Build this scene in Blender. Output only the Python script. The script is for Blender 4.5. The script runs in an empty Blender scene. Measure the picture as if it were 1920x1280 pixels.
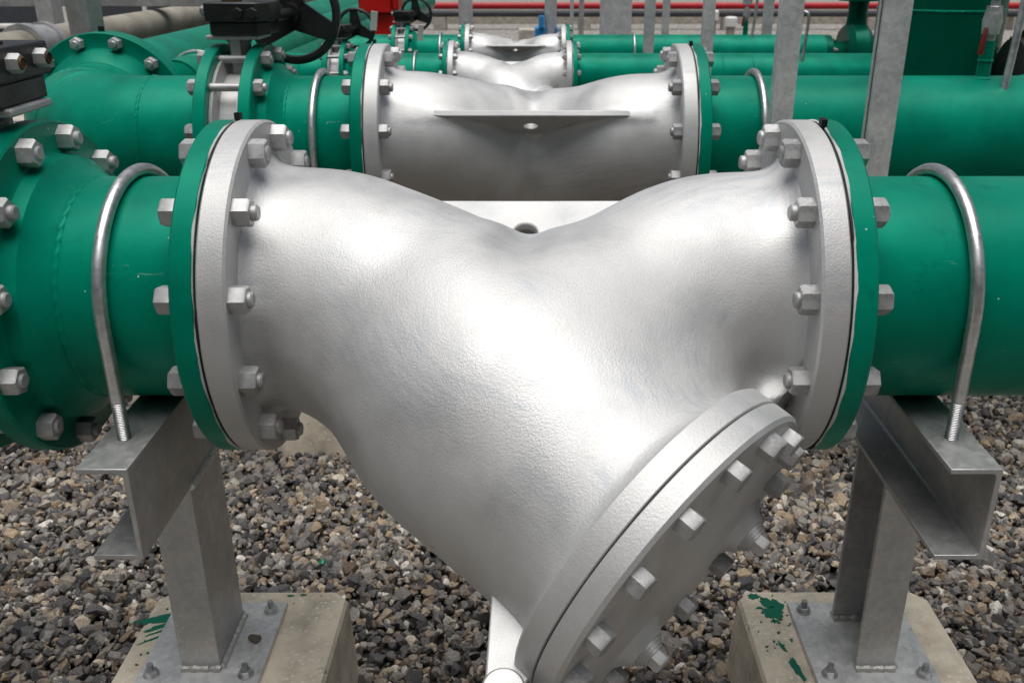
import bpy, math, random
import numpy as np
from mathutils import Matrix, Vector
R = math.radians
PI = math.pi
S = bpy.context.scene
C = S.collection
rng = np.random.default_rng(7)
random.seed(7)

# ------------------------------------------------------------------ camera, sky, sun, exposure
H = 1.104                                  # height of every pipe axis above the gravel
cam_d = bpy.data.cameras.new('camera'); cam = bpy.data.objects.new('camera', cam_d); C.objects.link(cam)
cam.location = (0, -1.631, H + .576)
cam.rotation_euler = (R(90 - 22.85), 0, 0)
cam_d.sensor_width = 36; cam_d.lens = 1732 / 1920 * 36; cam_d.shift_x = -40 / 1920
cam_d.clip_start = .05; cam_d.clip_end = 500
cam_d.dof.use_dof = True; cam_d.dof.focus_distance = 1.6; cam_d.dof.aperture_fstop = 9.0
S.camera = cam
W = bpy.data.worlds.new('World'); S.world = W; W.use_nodes = True
wn = W.node_tree.nodes; wl = W.node_tree.links
SUN_E, SUN_A = 84, 190
bg = wn['Background']; bg.inputs['Strength'].default_value = .06
sky = wn.new('ShaderNodeTexSky'); sky.sky_type = 'NISHITA'; sky.sun_disc = False
sky.sun_elevation = R(SUN_E); sky.sun_rotation = R(SUN_A); sky.dust_density = 4.0; sky.air_density = 1.0
hs = wn.new('ShaderNodeHueSaturation'); hs.inputs['Saturation'].default_value = .55
wl.new(sky.outputs[0], hs.inputs['Color']); wl.new(hs.outputs[0], bg.inputs['Color'])
sun_d = bpy.data.lights.new('sun', 'SUN'); sun = bpy.data.objects.new('sun', sun_d); C.objects.link(sun)
sun_d.energy = 3.0; sun_d.angle = R(58); sun_d.color = (1, .985, .955)
sd = Vector((math.sin(R(SUN_A)) * math.cos(R(SUN_E)), math.cos(R(SUN_A)) * math.cos(R(SUN_E)), math.sin(R(SUN_E))))
sun.rotation_euler = sd.to_track_quat('Z', 'Y').to_euler()
S.view_settings.view_transform = 'Standard'; S.view_settings.look = 'None'
S.view_settings.exposure = .1; S.view_settings.gamma = 1
S.render.engine = 'CYCLES'
S.cycles.use_denoising = True
S.cycles.max_bounces = 6

# ------------------------------------------------------------------ materials
def nodes(name):
    m = bpy.data.materials.new(name); m.use_nodes = True
    nt = m.node_tree
    return m, nt.nodes, nt.links, nt.nodes['Principled BSDF']
def tc(n): return n.new('ShaderNodeTexCoord').outputs['Object']
def noise(n, l, co, scale, detail=3, rough=.55):
    t = n.new('ShaderNodeTexNoise'); t.inputs['Scale'].default_value = scale
    t.inputs['Detail'].default_value = detail; t.inputs['Roughness'].default_value = rough
    l.new(co, t.inputs['Vector']); return t.outputs['Fac']
def ramp(n, l, fac, stops):
    r = n.new('ShaderNodeValToRGB'); e = r.color_ramp.elements
    while len(e) < len(stops): e.new(.5)
    for k, (p, c) in enumerate(stops):
        e[k].position = p; e[k].color = (c if len(c) == 4 else (*c, 1)) if isinstance(c, tuple) else (c, c, c, 1)
    l.new(fac, r.inputs[0]); return r.outputs[0]
def mix(n, l, fac, a, b, mode='MIX'):
    x = n.new('ShaderNodeMix'); x.data_type = 'RGBA'; x.blend_type = mode
    for s, v in ((0, fac), (6, a), (7, b)):
        if hasattr(v, 'is_output'): l.new(v, x.inputs[s])
        else: x.inputs[s].default_value = v if s == 0 or len(v) == 4 else (*v, 1)
    return x.outputs[2]
def bump(n, l, bs, h, strength, dist=.002):
    b = n.new('ShaderNodeBump'); b.inputs['Strength'].default_value = strength; b.inputs['Distance'].default_value = dist
    l.new(h, b.inputs['Height']); l.new(b.outputs[0], bs.inputs['Normal'])
def paint(name, col, rough=.36, metal=0., var=.18, bscale=90, bstr=.12, specks=None, bdist=.002, coat=0., spec=.35, tint=None):
    m, n, l, b = nodes(name); co = tc(n)
    f = noise(n, l, co, 5, 5)
    dark = tuple(c * (1 - var) for c in col); lite = tuple(min(1, c * (1 + var * .6)) for c in col)
    c = ramp(n, l, f, [(.3, dark), (.7, lite)])
    if specks:
        v = n.new('ShaderNodeTexVoronoi'); v.inputs['Scale'].default_value = specks[1]; v.inputs['Randomness'].default_value = 1
        l.new(co, v.inputs['Vector'])
        sp = ramp(n, l, v.outputs['Distance'], [(.02, 1.), (.05, 0.)])
        gate = ramp(n, l, noise(n, l, co, 3.2, 2), [(.56, 0.), (.62, 1.)])
        k = n.new('ShaderNodeMath'); k.operation = 'MULTIPLY'
        l.new(sp, k.inputs[0]); l.new(gate, k.inputs[1])
        c = mix(n, l, k.outputs[0], c, specks[0])
    if specks:
        mp = n.new('ShaderNodeMapping'); mp.inputs['Rotation'].default_value = (.7, .3, 1.1); mp.inputs['Scale'].default_value = (2, 60, 2); l.new(co, mp.inputs['Vector'])
        s1_ = ramp(n, l, noise(n, l, mp.outputs[0], 6, 4, .6), [(.66, 0.), (.7, .5)])
        g1_ = ramp(n, l, noise(n, l, co, 6.5, 2), [(.6, 0.), (.66, 1.)])
        kk = n.new('ShaderNodeMath'); kk.operation = 'MULTIPLY'; l.new(s1_, kk.inputs[0]); l.new(g1_, kk.inputs[1])
        c = mix(n, l, kk.outputs[0], c, (.25, .5, .42))
        dd = ramp(n, l, noise(n, l, co, 17, 6, .75), [(.58, 0.), (.75, .6)])
        c = mix(n, l, dd, c, tuple(x * .45 for x in col))
    l.new(c, b.inputs['Base Color'])
    rr = ramp(n, l, noise(n, l, co, 9, 4), [(.3, rough * .8), (.75, rough * 1.25)])
    l.new(rr, b.inputs['Roughness']); b.inputs['Metallic'].default_value = metal
    b.inputs['Coat Weight'].default_value = coat; b.inputs['Specular IOR Level'].default_value = spec
    if tint: b.inputs['Specular Tint'].default_value = (*tint, 1)
    if bstr: bump(n, l, b, noise(n, l, co, bscale, 3), bstr, bdist)
    return m

def silver_cast(name, base=.6, metal=.66, rough=.57, bs=.4):
    m, n, l, b = nodes(name); co = tc(n)
    f = noise(n, l, co, 3.5, 6, .6)
    c = ramp(n, l, f, [(.28, (base * .82, base * .82, base * .815)), (.5, (base, base, base * .99)), (.72, (base * 1.1, base * 1.1, base * 1.1))])
    v = n.new('ShaderNodeTexVoronoi'); v.inputs['Scale'].default_value = 60; l.new(co, v.inputs['Vector'])
    pit = ramp(n, l, v.outputs['Distance'], [(.03, 1.), (.06, 0.)])
    gate = ramp(n, l, noise(n, l, co, 6, 2), [(.56, 0.), (.62, .7)])
    k = n.new('ShaderNodeMath'); k.operation = 'MULTIPLY'; l.new(pit, k.inputs[0]); l.new(gate, k.inputs[1])
    c = mix(n, l, k.outputs[0], c, (.12, .11, .1))
    # faint ochre film where water has run along the casting
    st = ramp(n, l, noise(n, l, co, 11, 5, .7), [(.6, 0.), (.78, .35)])
    c = mix(n, l, st, c, (base * .8, base * .72, base * .6))
    gr = ramp(n, l, noise(n, l, co, 700, 2, .7), [(.3, .86), (.7, 1.1)])
    c = mix(n, l, 1., c, gr, 'MULTIPLY')
    # brushed, slightly bluish rub marks and scratches
    mp = n.new('ShaderNodeMapping'); mp.inputs['Rotation'].default_value = (.5, .9, .6); mp.inputs['Scale'].default_value = (3, 42, 3); l.new(co, mp.inputs['Vector'])
    sc = ramp(n, l, noise(n, l, mp.outputs[0], 4, 5, .65), [(.45, 0.), (.7, 1.)])
    gp = ramp(n, l, noise(n, l, co, 4.2, 2), [(.49, 0.), (.56, .7)])
    k3 = n.new('ShaderNodeMath'); k3.operation = 'MULTIPLY'; l.new(sc, k3.inputs[0]); l.new(gp, k3.inputs[1])
    c = mix(n, l, k3.outputs[0], c, (base * .74, base * .78, base * .83))
    l.new(c, b.inputs['Base Color']); b.inputs['Metallic'].default_value = metal
    rr = ramp(n, l, noise(n, l, co, 7, 4), [(.3, rough * .82), (.72, rough * 1.28)])
    l.new(rr, b.inputs['Roughness'])
    # orange-peel of paint over rough casting
    a1 = noise(n, l, co, 270, 3, .6); a2 = noise(n, l, co, 600, 2)
    mm = n.new('ShaderNodeMath'); mm.operation = 'MULTIPLY_ADD'; l.new(a2, mm.inputs[0]); mm.inputs[1].default_value = .4; l.new(a1, mm.inputs[2])
    g = ramp(n, l, noise(n, l, co, 4, 2), [(.35, .35), (.65, 1.)])
    m2 = n.new('ShaderNodeMath'); m2.operation = 'MULTIPLY'; l.new(mm.outputs[0], m2.inputs[0]); l.new(g, m2.inputs[1])
    bump(n, l, b, m2.outputs[0], bs, .0022)
    return m
def galv(name, base=.5, metal=.75, rough=.42, dirt=.35):
    m, n, l, b = nodes(name); co = tc(n)
    v = n.new('ShaderNodeTexVoronoi'); v.inputs['Scale'].default_value = 90; l.new(co, v.inputs['Vector'])
    f = n.new('ShaderNodeMath'); f.operation = 'MULTIPLY_ADD'
    l.new(v.outputs['Color'], f.inputs[0]); f.inputs[1].default_value = .35; l.new(noise(n, l, co, 14, 4), f.inputs[2])
    c = ramp(n, l, f.outputs[0], [(.35, (base * .72, base * .73, base * .74)), (.95, (base * 1.15, base * 1.15, base * 1.13))])
    oi = n.new('ShaderNodeObjectInfo')
    c = mix(n, l, 1., c, ramp(n, l, oi.outputs['Random'], [(0, .8), (1, 1.15)]), 'MULTIPLY')
    dn = ramp(n, l, noise(n, l, co, 38, 6, .75), [(.52, 0.), (.72, dirt)])
    c = mix(n, l, dn, c, (base * .3, base * .28, base * .25))
    wn_ = ramp(n, l, noise(n, l, co, 23, 6, .7), [(.56, 0.), (.7, dirt)])
    c = mix(n, l, wn_, c, (min(1, base * 1.5),) * 3)
    l.new(c, b.inputs['Base Color']); b.inputs['Metallic'].default_value = metal
    l.new(ramp(n, l, f.outputs[0], [(.3, rough * .8), (1., rough * 1.3)]), b.inputs['Roughness'])
    bump(n, l, b, noise(n, l, co, 160, 2), .12, .001)
    return m
def concrete(name, col, agg=True):
    m, n, l, b = nodes(name); co = tc(n)
    c = ramp(n, l, noise(n, l, co, 9, 7, .65), [(.3, tuple(x * .58 for x in col)), (.55, col), (.75, tuple(x * 1.2 for x in col))])
    if agg:
        v = n.new('ShaderNodeTexVoronoi'); v.inputs['Scale'].default_value = 75; l.new(co, v.inputs['Vector'])
        sp = ramp(n, l, v.outputs['Distance'], [(.22, .75), (.36, 0.)])
        gate = ramp(n, l, noise(n, l, co, 22, 2), [(.44, 0.), (.54, 1.)])
        k = n.new('ShaderNodeMath'); k.operation = 'MULTIPLY'; l.new(sp, k.inputs[0]); l.new(gate, k.inputs[1])
        c = mix(n, l, k.outputs[0], c, (.82, .78, .7))
        v2 = n.new('ShaderNodeTexVoronoi'); v2.inputs['Scale'].default_value = 38; l.new(co, v2.inputs['Vector'])
        s2 = ramp(n, l, v2.outputs['Distance'], [(.1, .85), (.16, 0.)])
        g2 = ramp(n, l, noise(n, l, co, 7, 3), [(.52, 0.), (.6, 1.)])
        k2 = n.new('ShaderNodeMath'); k2.operation = 'MULTIPLY'; l.new(s2, k2.inputs[0]); l.new(g2, k2.inputs[1])
        c = mix(n, l, k2.outputs[0], c, (.06, .045, .035))
        st = ramp(n, l, noise(n, l, co, 5.5, 5, .7), [(.55, 0.), (.75, .55)])
        c = mix(n, l, st, c, (.36, .2, .09))
    l.new(c, b.inputs['Base Color']); b.inputs['Roughness'].default_value = .85
    bump(n, l, b, noise(n, l, co, 70, 6, .7), .35, .003)
    return m
GREEN_C = (.0003, .195, .121)
TINT = (.03, .9, .62)
M = {}
M['green'] = paint('green_paint', GREEN_C, .38, var=.3, spec=.36, tint=TINT, bscale=160, bstr=.10, specks=((.75, .85, .8), 26))
M['green_far'] = paint('green_paint_weathered', (.001, .2, .12), .42, var=.25, tint=TINT, bscale=120, bstr=.1)
M['green_dark'] = paint('dark_green_enamel', (.0008, .085, .05), .32, var=.2, tint=TINT, bscale=60, bstr=.1)
M['silver'] = silver_cast('silver_cast_paint')
M['silver_flange'] = silver_cast('silver_flange_paint', .52, .4, .52, .35)
M['cover'] = silver_cast('silver_cover_paint', .56, .5, .5, .35)
M['bolt'] = galv('galvanised_bolt', .44, .5, .48, .6)
M['rod'] = galv('galvanised_rod', .62, .85, .34)
M['steel'] = galv('galvanised_beam', .5, .6, .42, .12)
M['post'] = galv('galvanised_post', .6, .3, .5, .1)
M['plate'] = galv('weathered_base_plate', .64, .4, .5)
M['weld'] = paint('silver_weld', (.62, .61, .58), .42, .6, bscale=220, bstr=.7)
M['concrete'] = concrete('beige_concrete', (.74, .655, .52))
M['concrete_far'] = concrete('pale_concrete', (.46, .42, .36), False)
M['black'] = galv('worn_black_enamel', .016, .0, .36, .5)
M['rubber'] = paint('black_rubber', (.012, .011, .011), .7, bstr=.1)
M['gasket'] = paint('white_gasket', (.55, .55, .53), .6, bstr=.2)
M['red'] = paint('red_paint', (.62, .012, .01), .35, bstr=.05)
M['red_far'] = paint('red_pipe_paint', (.42, .012, .02), .4, bstr=.05)
M['darkgrey'] = paint('dark_grey_paint', (.055, .057, .065), .5, bstr=.1)
M['pipegrey'] = paint('weathered_pipe_lagging', (.33, .3, .25), .6, var=.4, bscale=30, bstr=.2)
M['blue'] = paint('blue_paint', (.03, .28, .6), .45, bstr=.05)
M['white'] = paint('white_plastic', (.75, .75, .72), .45, bstr=.05)
M['rust'] = paint('rusty_bolt', (.11, .062, .035), .65, .45, var=.6, bscale=90, bstr=.6)
M['splash'] = paint('green_paint_drip', (.003, .16, .095), .3, var=.3, bstr=.3)
M['wallpaint'] = paint('dark_wall_cladding', (.045, .05, .062), .6, bscale=20, bstr=.1)
M['handle_red'] = paint('red_lever_grip', (.13, .016, .012), .5, bstr=.05)

def gravel_mat():
    m, n, l, b = nodes('gravel_stone')
    a = n.new('ShaderNodeAttribute'); a.attribute_name = 'tone'
    sep = n.new('ShaderNodeSeparateXYZ'); l.new(a.outputs['Vector'], sep.inputs[0])
    grey = ramp(n, l, sep.outputs[0], [(0, (.03, .03, .034)), (.38, (.105, .1, .1)), (.68, (.23, .21, .19)), (.9, (.4, .37, .32)), (1., (.64, .6, .54))])
    tan = ramp(n, l, sep.outputs[0], [(0, (.12, .08, .05)), (.5, (.34, .25, .16)), (1., (.56, .46, .34))])
    g = ramp(n, l, sep.outputs[1], [(.6, 0.), (.9, .85)])
    c = mix(n, l, g, grey, tan)
    co = tc(n)
    d = ramp(n, l, noise(n, l, co, 190, 5, .7), [(.3, .55), (.5, 1.), (.7, 1.5)])
    c = mix(n, l, 1., c, d, 'MULTIPLY')
    l.new(c, b.inputs['Base Color']); b.inputs['Roughness'].default_value = .72
    bump(n, l, b, noise(n, l, co, 110, 6, .65), .7, .006)
    return m
M['gravel'] = gravel_mat()
def ground_mat():
    m, n, l, b = nodes('gravel_bed'); co = tc(n)
    v = n.new('ShaderNodeTexVoronoi'); v.inputs['Scale'].default_value = 34; l.new(co, v.inputs['Vector'])
    hsv = n.new('ShaderNodeSeparateColor'); l.new(v.outputs['Color'], hsv.inputs[0])
    c = ramp(n, l, hsv.outputs[0], [(0, (.16, .155, .15)), (.5, (.36, .34, .31)), (.8, (.5, .46, .4)), (1., (.7, .66, .6))])
    e = ramp(n, l, v.outputs['Distance'], [(.3, 1.), (.8, .4)])
    c = mix(n, l, 1., c, e, 'MULTIPLY')
    l.new(c, b.inputs['Base Color']); b.inputs['Roughness'].default_value = .9
    inv = ramp(n, l, v.outputs['Distance'], [(0, 1.), (.8, 0.)])
    bump(n, l, b, inv, .8, .02)
    return m
M['ground'] = ground_mat()
M['stone'] = paint('brown_stone', (.16, .13, .1), .8, var=.6, bscale=120, bstr=.6)

# ------------------------------------------------------------------ mesh building helpers
class MB:
    def __init__(s): s.v = []; s.f = []; s.n = 0
    def add(s, v, f, mat=None):
        v = np.asarray(v, float).reshape(-1, 3)
        if mat is not None:
            A = np.array(mat); v = v @ A[:3, :3].T + A[:3, 3]
        s.v.append(v); s.f += [tuple(i + s.n for i in q) for q in f]; s.n += len(v); return s
    def build(s, name, mat, parent=None, smooth=38, bevel=0, loc=None):
        me = bpy.data.meshes.new(name)
        me.from_pydata(np.concatenate(s.v).tolist(), [], s.f); me.update()
        me.materials.append(mat if not isinstance(mat, str) else M[mat])
        if smooth:
            me.shade_smooth(); me.set_sharp_from_angle(angle=R(smooth))
        o = bpy.data.objects.new(name, me); C.objects.link(o)
        if parent: o.parent = parent
        if loc: o.location = loc
        if bevel:
            b = o.modifiers.new('bevel', 'BEVEL'); b.width = bevel; b.segments = 2; b.limit_method = 'ANGLE'; b.angle_limit = R(40)
            b.harden_normals = False
        return o
def frame(o, d):
    """Matrix that takes local x to direction d, origin to o."""
    d = Vector(d).normalized(); a = Vector((0, 0, 1)) if abs(d.z) < .9 else Vector((0, 1, 0))
    y = a.cross(d).normalized(); z = d.cross(y)
    m = Matrix.Identity(4)
    for i in range(3): m[i][0] = d[i]; m[i][1] = y[i]; m[i][2] = z[i]; m[i][3] = o[i]
    return m
def lathe(mb, prof, seg=64, mat=None, closed=False):
    """Revolve (x, r) profile round the x axis; r=0 points become poles."""
    v = []; idx = []
    for x, r in prof:
        if r < 1e-6: idx.append([len(v)] * seg); v.append((x, 0, 0))
        else:
            idx.append(list(range(len(v), len(v) + seg)))
            for k in range(seg): a = 2 * PI * k / seg; v.append((x, r * math.cos(a), r * math.sin(a)))
    f = []; rows = list(zip(idx, idx[1:])) + ([(idx[-1], idx[0])] if closed else [])
    for A, B in rows:
        for k in range(seg):
            q = [A[k], A[(k + 1) % seg], B[(k + 1) % seg], B[k]]; u = []
            for i in q:
                if i not in u: u.append(i)
            if len(u) > 2: f.append(tuple(reversed(u)))
    return mb.add(v, f, mat)
def box(mb, x0, x1, y0, y1, z0, z1, mat=None):
    v = [(x, y, z) for x in (x0, x1) for y in (y0, y1) for z in (z0, z1)]
    f = [(0, 1, 3, 2), (4, 6, 7, 5), (0, 4, 5, 1), (2, 3, 7, 6), (0, 2, 6, 4), (1, 5, 7, 3)]
    return mb.add(v, f, mat)
def prism(mb, poly, z0, z1, mat=None):
    """Closed polygon (counter-clockwise xy) extruded in z."""
    n = len(poly)
    v = [(x, y, z0) for x, y in poly] + [(x, y, z1) for x, y in poly]
    f = [tuple(reversed(range(n))), tuple(range(n, 2 * n))] + [(k, (k + 1) % n, n + (k + 1) % n, n + k) for k in range(n)]
    return mb.add(v, f, mat)
def tube(mb, pts, r, seg=12, mat=None, cap=True):
    """Round tube along a polyline; r is a number or one radius per point."""
    P = [Vector(p) for p in pts]; n = len(P); rs = r if hasattr(r, '__len__') else [r] * n
    T = [(P[min(i + 1, n - 1)] - P[max(i - 1, 0)]).normalized() for i in range(n)]
    a = Vector((0, 0, 1)) if abs(T[0].z) < .9 else Vector((1, 0, 0))
    N = (a - T[0] * a.dot(T[0])).normalized(); v = []; f = []
    for i in range(n):
        N = (N - T[i] * N.dot(T[i])).normalized(); B = T[i].cross(N)
        for k in range(seg):
            t = 2 * PI * k / seg; v.append(P[i] + (N * math.cos(t) + B * math.sin(t)) * rs[i])
    for i in range(n - 1):
        for k in range(seg):
            k2 = (k + 1) % seg; f.append((i * seg + k, i * seg + k2, (i + 1) * seg + k2, (i + 1) * seg + k))
    if cap: f += [tuple(reversed(range(seg))), tuple((n - 1) * seg + k for k in range(seg))]
    return mb.add([tuple(p) for p in v], f, mat)
def hexnut(mb, x0, h, cr, mat=None):
    """Chamfered hex nut along +x starting at x0, cr = corner radius."""
    rings = [(x0, cr, 6), (x0 + h * .86, cr, 6), (x0 + h, cr * .88, 6)]
    v = []; f = []
    for x, r, _ in rings:
        for k in range(6): a = PI / 3 * k + PI / 6; v.append((x, r * math.cos(a), r * math.sin(a)))
    for i in range(2):
        for k in range(6): k2 = (k + 1) % 6; f.append((i * 6 + k2, i * 6 + k, (i + 1) * 6 + k, (i + 1) * 6 + k2))
    f += [tuple(range(6)), tuple(reversed(range(12, 18)))]
    return mb.add(v, f, mat)
def stud(mb, x0, x1, r, mat=None):
    return lathe(mb, [(x0, 0), (x0, r * .8), (x0 + r * .2, r), (x1 - r * .2, r), (x1, r * .8), (x1, 0)], 14, mat)

def tag(o, label, cat=None, group=None, kind=None):
    if label: o['label'] = label
    if cat: o['category'] = cat
    if group: o['group'] = group
    if kind: o['kind'] = kind
    return o
def thing(name, label, cat, loc=(0, 0, 0), group=None):
    o = bpy.data.objects.new(name, None); o.empty_display_size = .05; C.objects.link(o); o.location = loc
    return tag(o, label, cat, group)
def copy_tree(o, parent=None, label=None, loc=None, scale=None, group=None):
    c = o.copy(); C.objects.link(c); c.parent = parent
    for ch in list(o.children): copy_tree(ch, c)
    if label: c['label'] = label
    if group: c['group'] = group
    if loc: c.location = loc
    if scale: c.scale = (scale,) * 3
    return c

# ------------------------------------------------------------------ ground
def sheet(name, x0, x1, y0, y1, z, mat, kind='structure'):
    mb = MB(); mb.add([(x0, y0, z), (x1, y0, z), (x1, y1, z), (x0, y1, z)], [(0, 1, 2, 3)])
    return tag(mb.build(name, mat, smooth=0), None, None, None, kind)
sheet('ground', -150, 150, -60, 240, -.016, 'ground')
M['gap_shade'] = paint('dark_gap_shade', (.035, .032, .028), .9, var=.4, bscale=60, bstr=.5)  # near-black colour standing in for shade between the stones
sheet('gap_shade_sheet', -3.6, 4.6, -.6, 9.4, -.011, 'gap_shade')  # dark sheet under the near stones, paints the shade in their gaps

def gravel(name, x0, x1, y0, y1, size, nst, nv, layers):
    protos = []
    for k in range(14):
        import bmesh
        bm = bmesh.new()
        p = rng.normal(size=(nv, 3)); p /= np.linalg.norm(p, axis=1)[:, None]; p *= rng.uniform(.84, 1.0, (nv, 1))
        for q in p: bm.verts.new(q)
        r_ = bmesh.ops.convex_hull(bm, input=bm.verts)
        bmesh.ops.delete(bm, geom=[v for v in bm.verts if not v.link_faces], context='VERTS')
        bmesh.ops.recalc_face_normals(bm, faces=bm.faces)
        bm.verts.ensure_lookup_table(); bm.verts.index_update()
        protos.append((np.array([v.co[:] for v in bm.verts]), np.array([[v.index for v in f.verts] for f in bm.faces]))); bm.free()
    VV = []; FF = []; TT = []; off = 0
    kind = rng.integers(0, len(protos), nst)
    for k, (pv, pf) in enumerate(protos):
        n = int((kind == k).sum())
        if not n: continue
        q = rng.normal(size=(n, 4)); q /= np.linalg.norm(q, axis=1)[:, None]; w, x, y, z = q.T
        Rm = np.stack([1 - 2 * (y * y + z * z), 2 * (x * y - z * w), 2 * (x * z + y * w), 2 * (x * y + z * w), 1 - 2 * (x * x + z * z), 2 * (y * z - x * w),
                       2 * (x * z - y * w), 2 * (y * z + x * w), 1 - 2 * (x * x + y * y)], -1).reshape(n, 3, 3)
        sc = size * rng.lognormal(0, .36, (n, 1, 1)) * np.stack([rng.uniform(.8, 1.25, n), rng.uniform(.75, 1.1, n), rng.uniform(.55, .9, n)], -1)[:, None, :]
        P = np.einsum('nij,nvj->nvi', Rm, pv[None] * sc)
        lay = rng.random(n)
        pos = np.stack([rng.uniform(x0, x1, n), rng.uniform(y0, y1, n), -size * .2 + lay * size * layers], -1)
        pos[:, 2] += .008 * np.sin(pos[:, 0] * 4.1) * np.sin(pos[:, 1] * 3.3 + 1)
        P += pos[:, None, :]
        VV.append(P.reshape(-1, 3))
        FF.append((pf[None] + (np.arange(n) * len(pv))[:, None, None]).reshape(-1, 3) + off); off += n * len(pv)
        t = np.stack([np.clip(rng.normal(.5, .24, n), 0, 1), rng.random(n), rng.random(n)], -1)
        TT.append(np.repeat(t, len(pv), 0))
    V_ = np.concatenate(VV); F_ = np.concatenate(FF); T_ = np.concatenate(TT)
    me = bpy.data.meshes.new(name)
    me.vertices.add(len(V_)); me.vertices.foreach_set('co', V_.astype(np.float32).ravel())
    me.loops.add(F_.size); me.loops.foreach_set('vertex_index', F_.astype(np.int32).ravel())
    me.polygons.add(len(F_)); me.polygons.foreach_set('loop_start', np.arange(0, F_.size, 3, dtype=np.int32))
    a = me.attributes.new('tone', 'FLOAT_VECTOR', 'POINT'); a.data.foreach_set('vector', T_.astype(np.float32).ravel())
    me.update(calc_edges=True); me.shade_flat(); me.materials.append(M['gravel'])
    o = bpy.data.objects.new(name, me); C.objects.link(o)
    return tag(o, 'loose grey and tan crushed stone covering the ground', 'gravel', None, 'stuff')
gravel('gravel', -2.9, 2.9, -.45, 2.6, .014, 82000, 18, 1.6)
gravel('gravel', -3.5, 4.5, 2.6, 9.5, .019, 45000, 10, 1.2)

# ------------------------------------------------------------------ strainer body (signed distance + surface nets)
PHI = R(58.7); LEG0 = -.31; LGAP = .739; TH = R(45)
FR = .303
nx, nu = math.cos(TH), math.sin(TH)
def poly_dist(x, u, w, pts, rads):
    best = None
    for (a, ra), (b, rb) in zip(zip(pts, rads), zip(pts[1:], rads[1:])):
        ax, au = a; bx, bu = b; dx, du = bx - ax, bu - au; L2 = dx * dx + du * du
        t = np.clip(((x - ax) * dx + (u - au) * du) / L2, 0, 1)
        d = np.sqrt((x - ax - t * dx) ** 2 + (u - au - t * du) ** 2 + w * w) - (ra + t * (rb - ra))
        best = d if best is None else np.minimum(best, d)
    return best
def smin(a, b, k):
    h = np.clip(.5 + .5 * (b - a) / k, 0, 1); return b + (a - b) * h - k * h * (1 - h)
def catmull(pts, n):
    p = [np.array(q, float) for q in pts]; p = [2 * p[0] - p[1]] + p + [2 * p[-1] - p[-2]]; out = []
    for i in range(1, len(p) - 2):
        for t in np.linspace(0, 1, n, endpoint=False):
            a, b, c, d = p[i - 1:i + 3]
            out.append(.5 * (2 * b + (c - a) * t + (2 * a - 5 * b + 4 * c - d) * t * t + (3 * b - 3 * c + d - a) * t ** 3))
    return [tuple(q) for q in out] + [tuple(p[-2])]
ARM_L = catmull([(-.56, 0), (-.45, 0), (-.32, .0304), (-.17, .0954), (0, .2)], 6)
ARM_R = catmull([(.56, 0), (.45, 0), (.32, .0094), (.17, .1074), (0, .2)], 6)
LEG = [(-.336, -.028), (-.17, .165), (-.045, .275), (LEG0 + nx * (LGAP + .02), nu * (LGAP + .02))]
def body_sdf(x, u, w):
    d = poly_dist(x, u, w, ARM_L, list(np.linspace(.2089, .2089, len(ARM_L) - 6)) + list(np.linspace(.2085, .186, 6)))
    d = smin(d, poly_dist(x, u, w, ARM_R, list(np.linspace(.2089, .2089, len(ARM_R) - 6)) + list(np.linspace(.2085, .186, 6))), .02)
    s = (x - LEG0) * nx + u * nu
    dl = poly_dist(x, u, w, LEG, [.12, .16, .2455, .228]) - .022 * np.exp(-np.clip(LGAP - .043 - s, 0, 1) / .014)   # fillet at the cover flange
    d = smin(d, dl, .17)
    pd = np.maximum(np.maximum(np.abs(w) - .006, -.07 - .13 * np.clip((np.abs(x) - .06) / .12, 0, 1) - u), np.abs(x) - .37)   # foot of the lifting plate
    pd = np.maximum(pd, u - .1)
    d = smin(d, pd, .03)
    d = d + .02 * np.exp(-(x / .034) ** 2) * np.clip((u + .02) / .07, 0, 1) * np.clip((.2 - u) / .1, 0, 1)       # fold where the two arms meet
    wb = np.maximum(np.maximum(np.abs(w) - .02, np.abs(x - .4) - .08), np.abs(u - .19) - .075)     # casting web beside the cover flange
    d = smin(d, wb, .03)
    d = d - .03 * np.exp(-np.clip(.463 - np.abs(x), 0, 1) / .018)          # fillets at the pipe flanges
    d = np.maximum(d, np.abs(x) - .47)
    d = np.maximum(d, s - (LGAP - .03))
    return d
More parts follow.
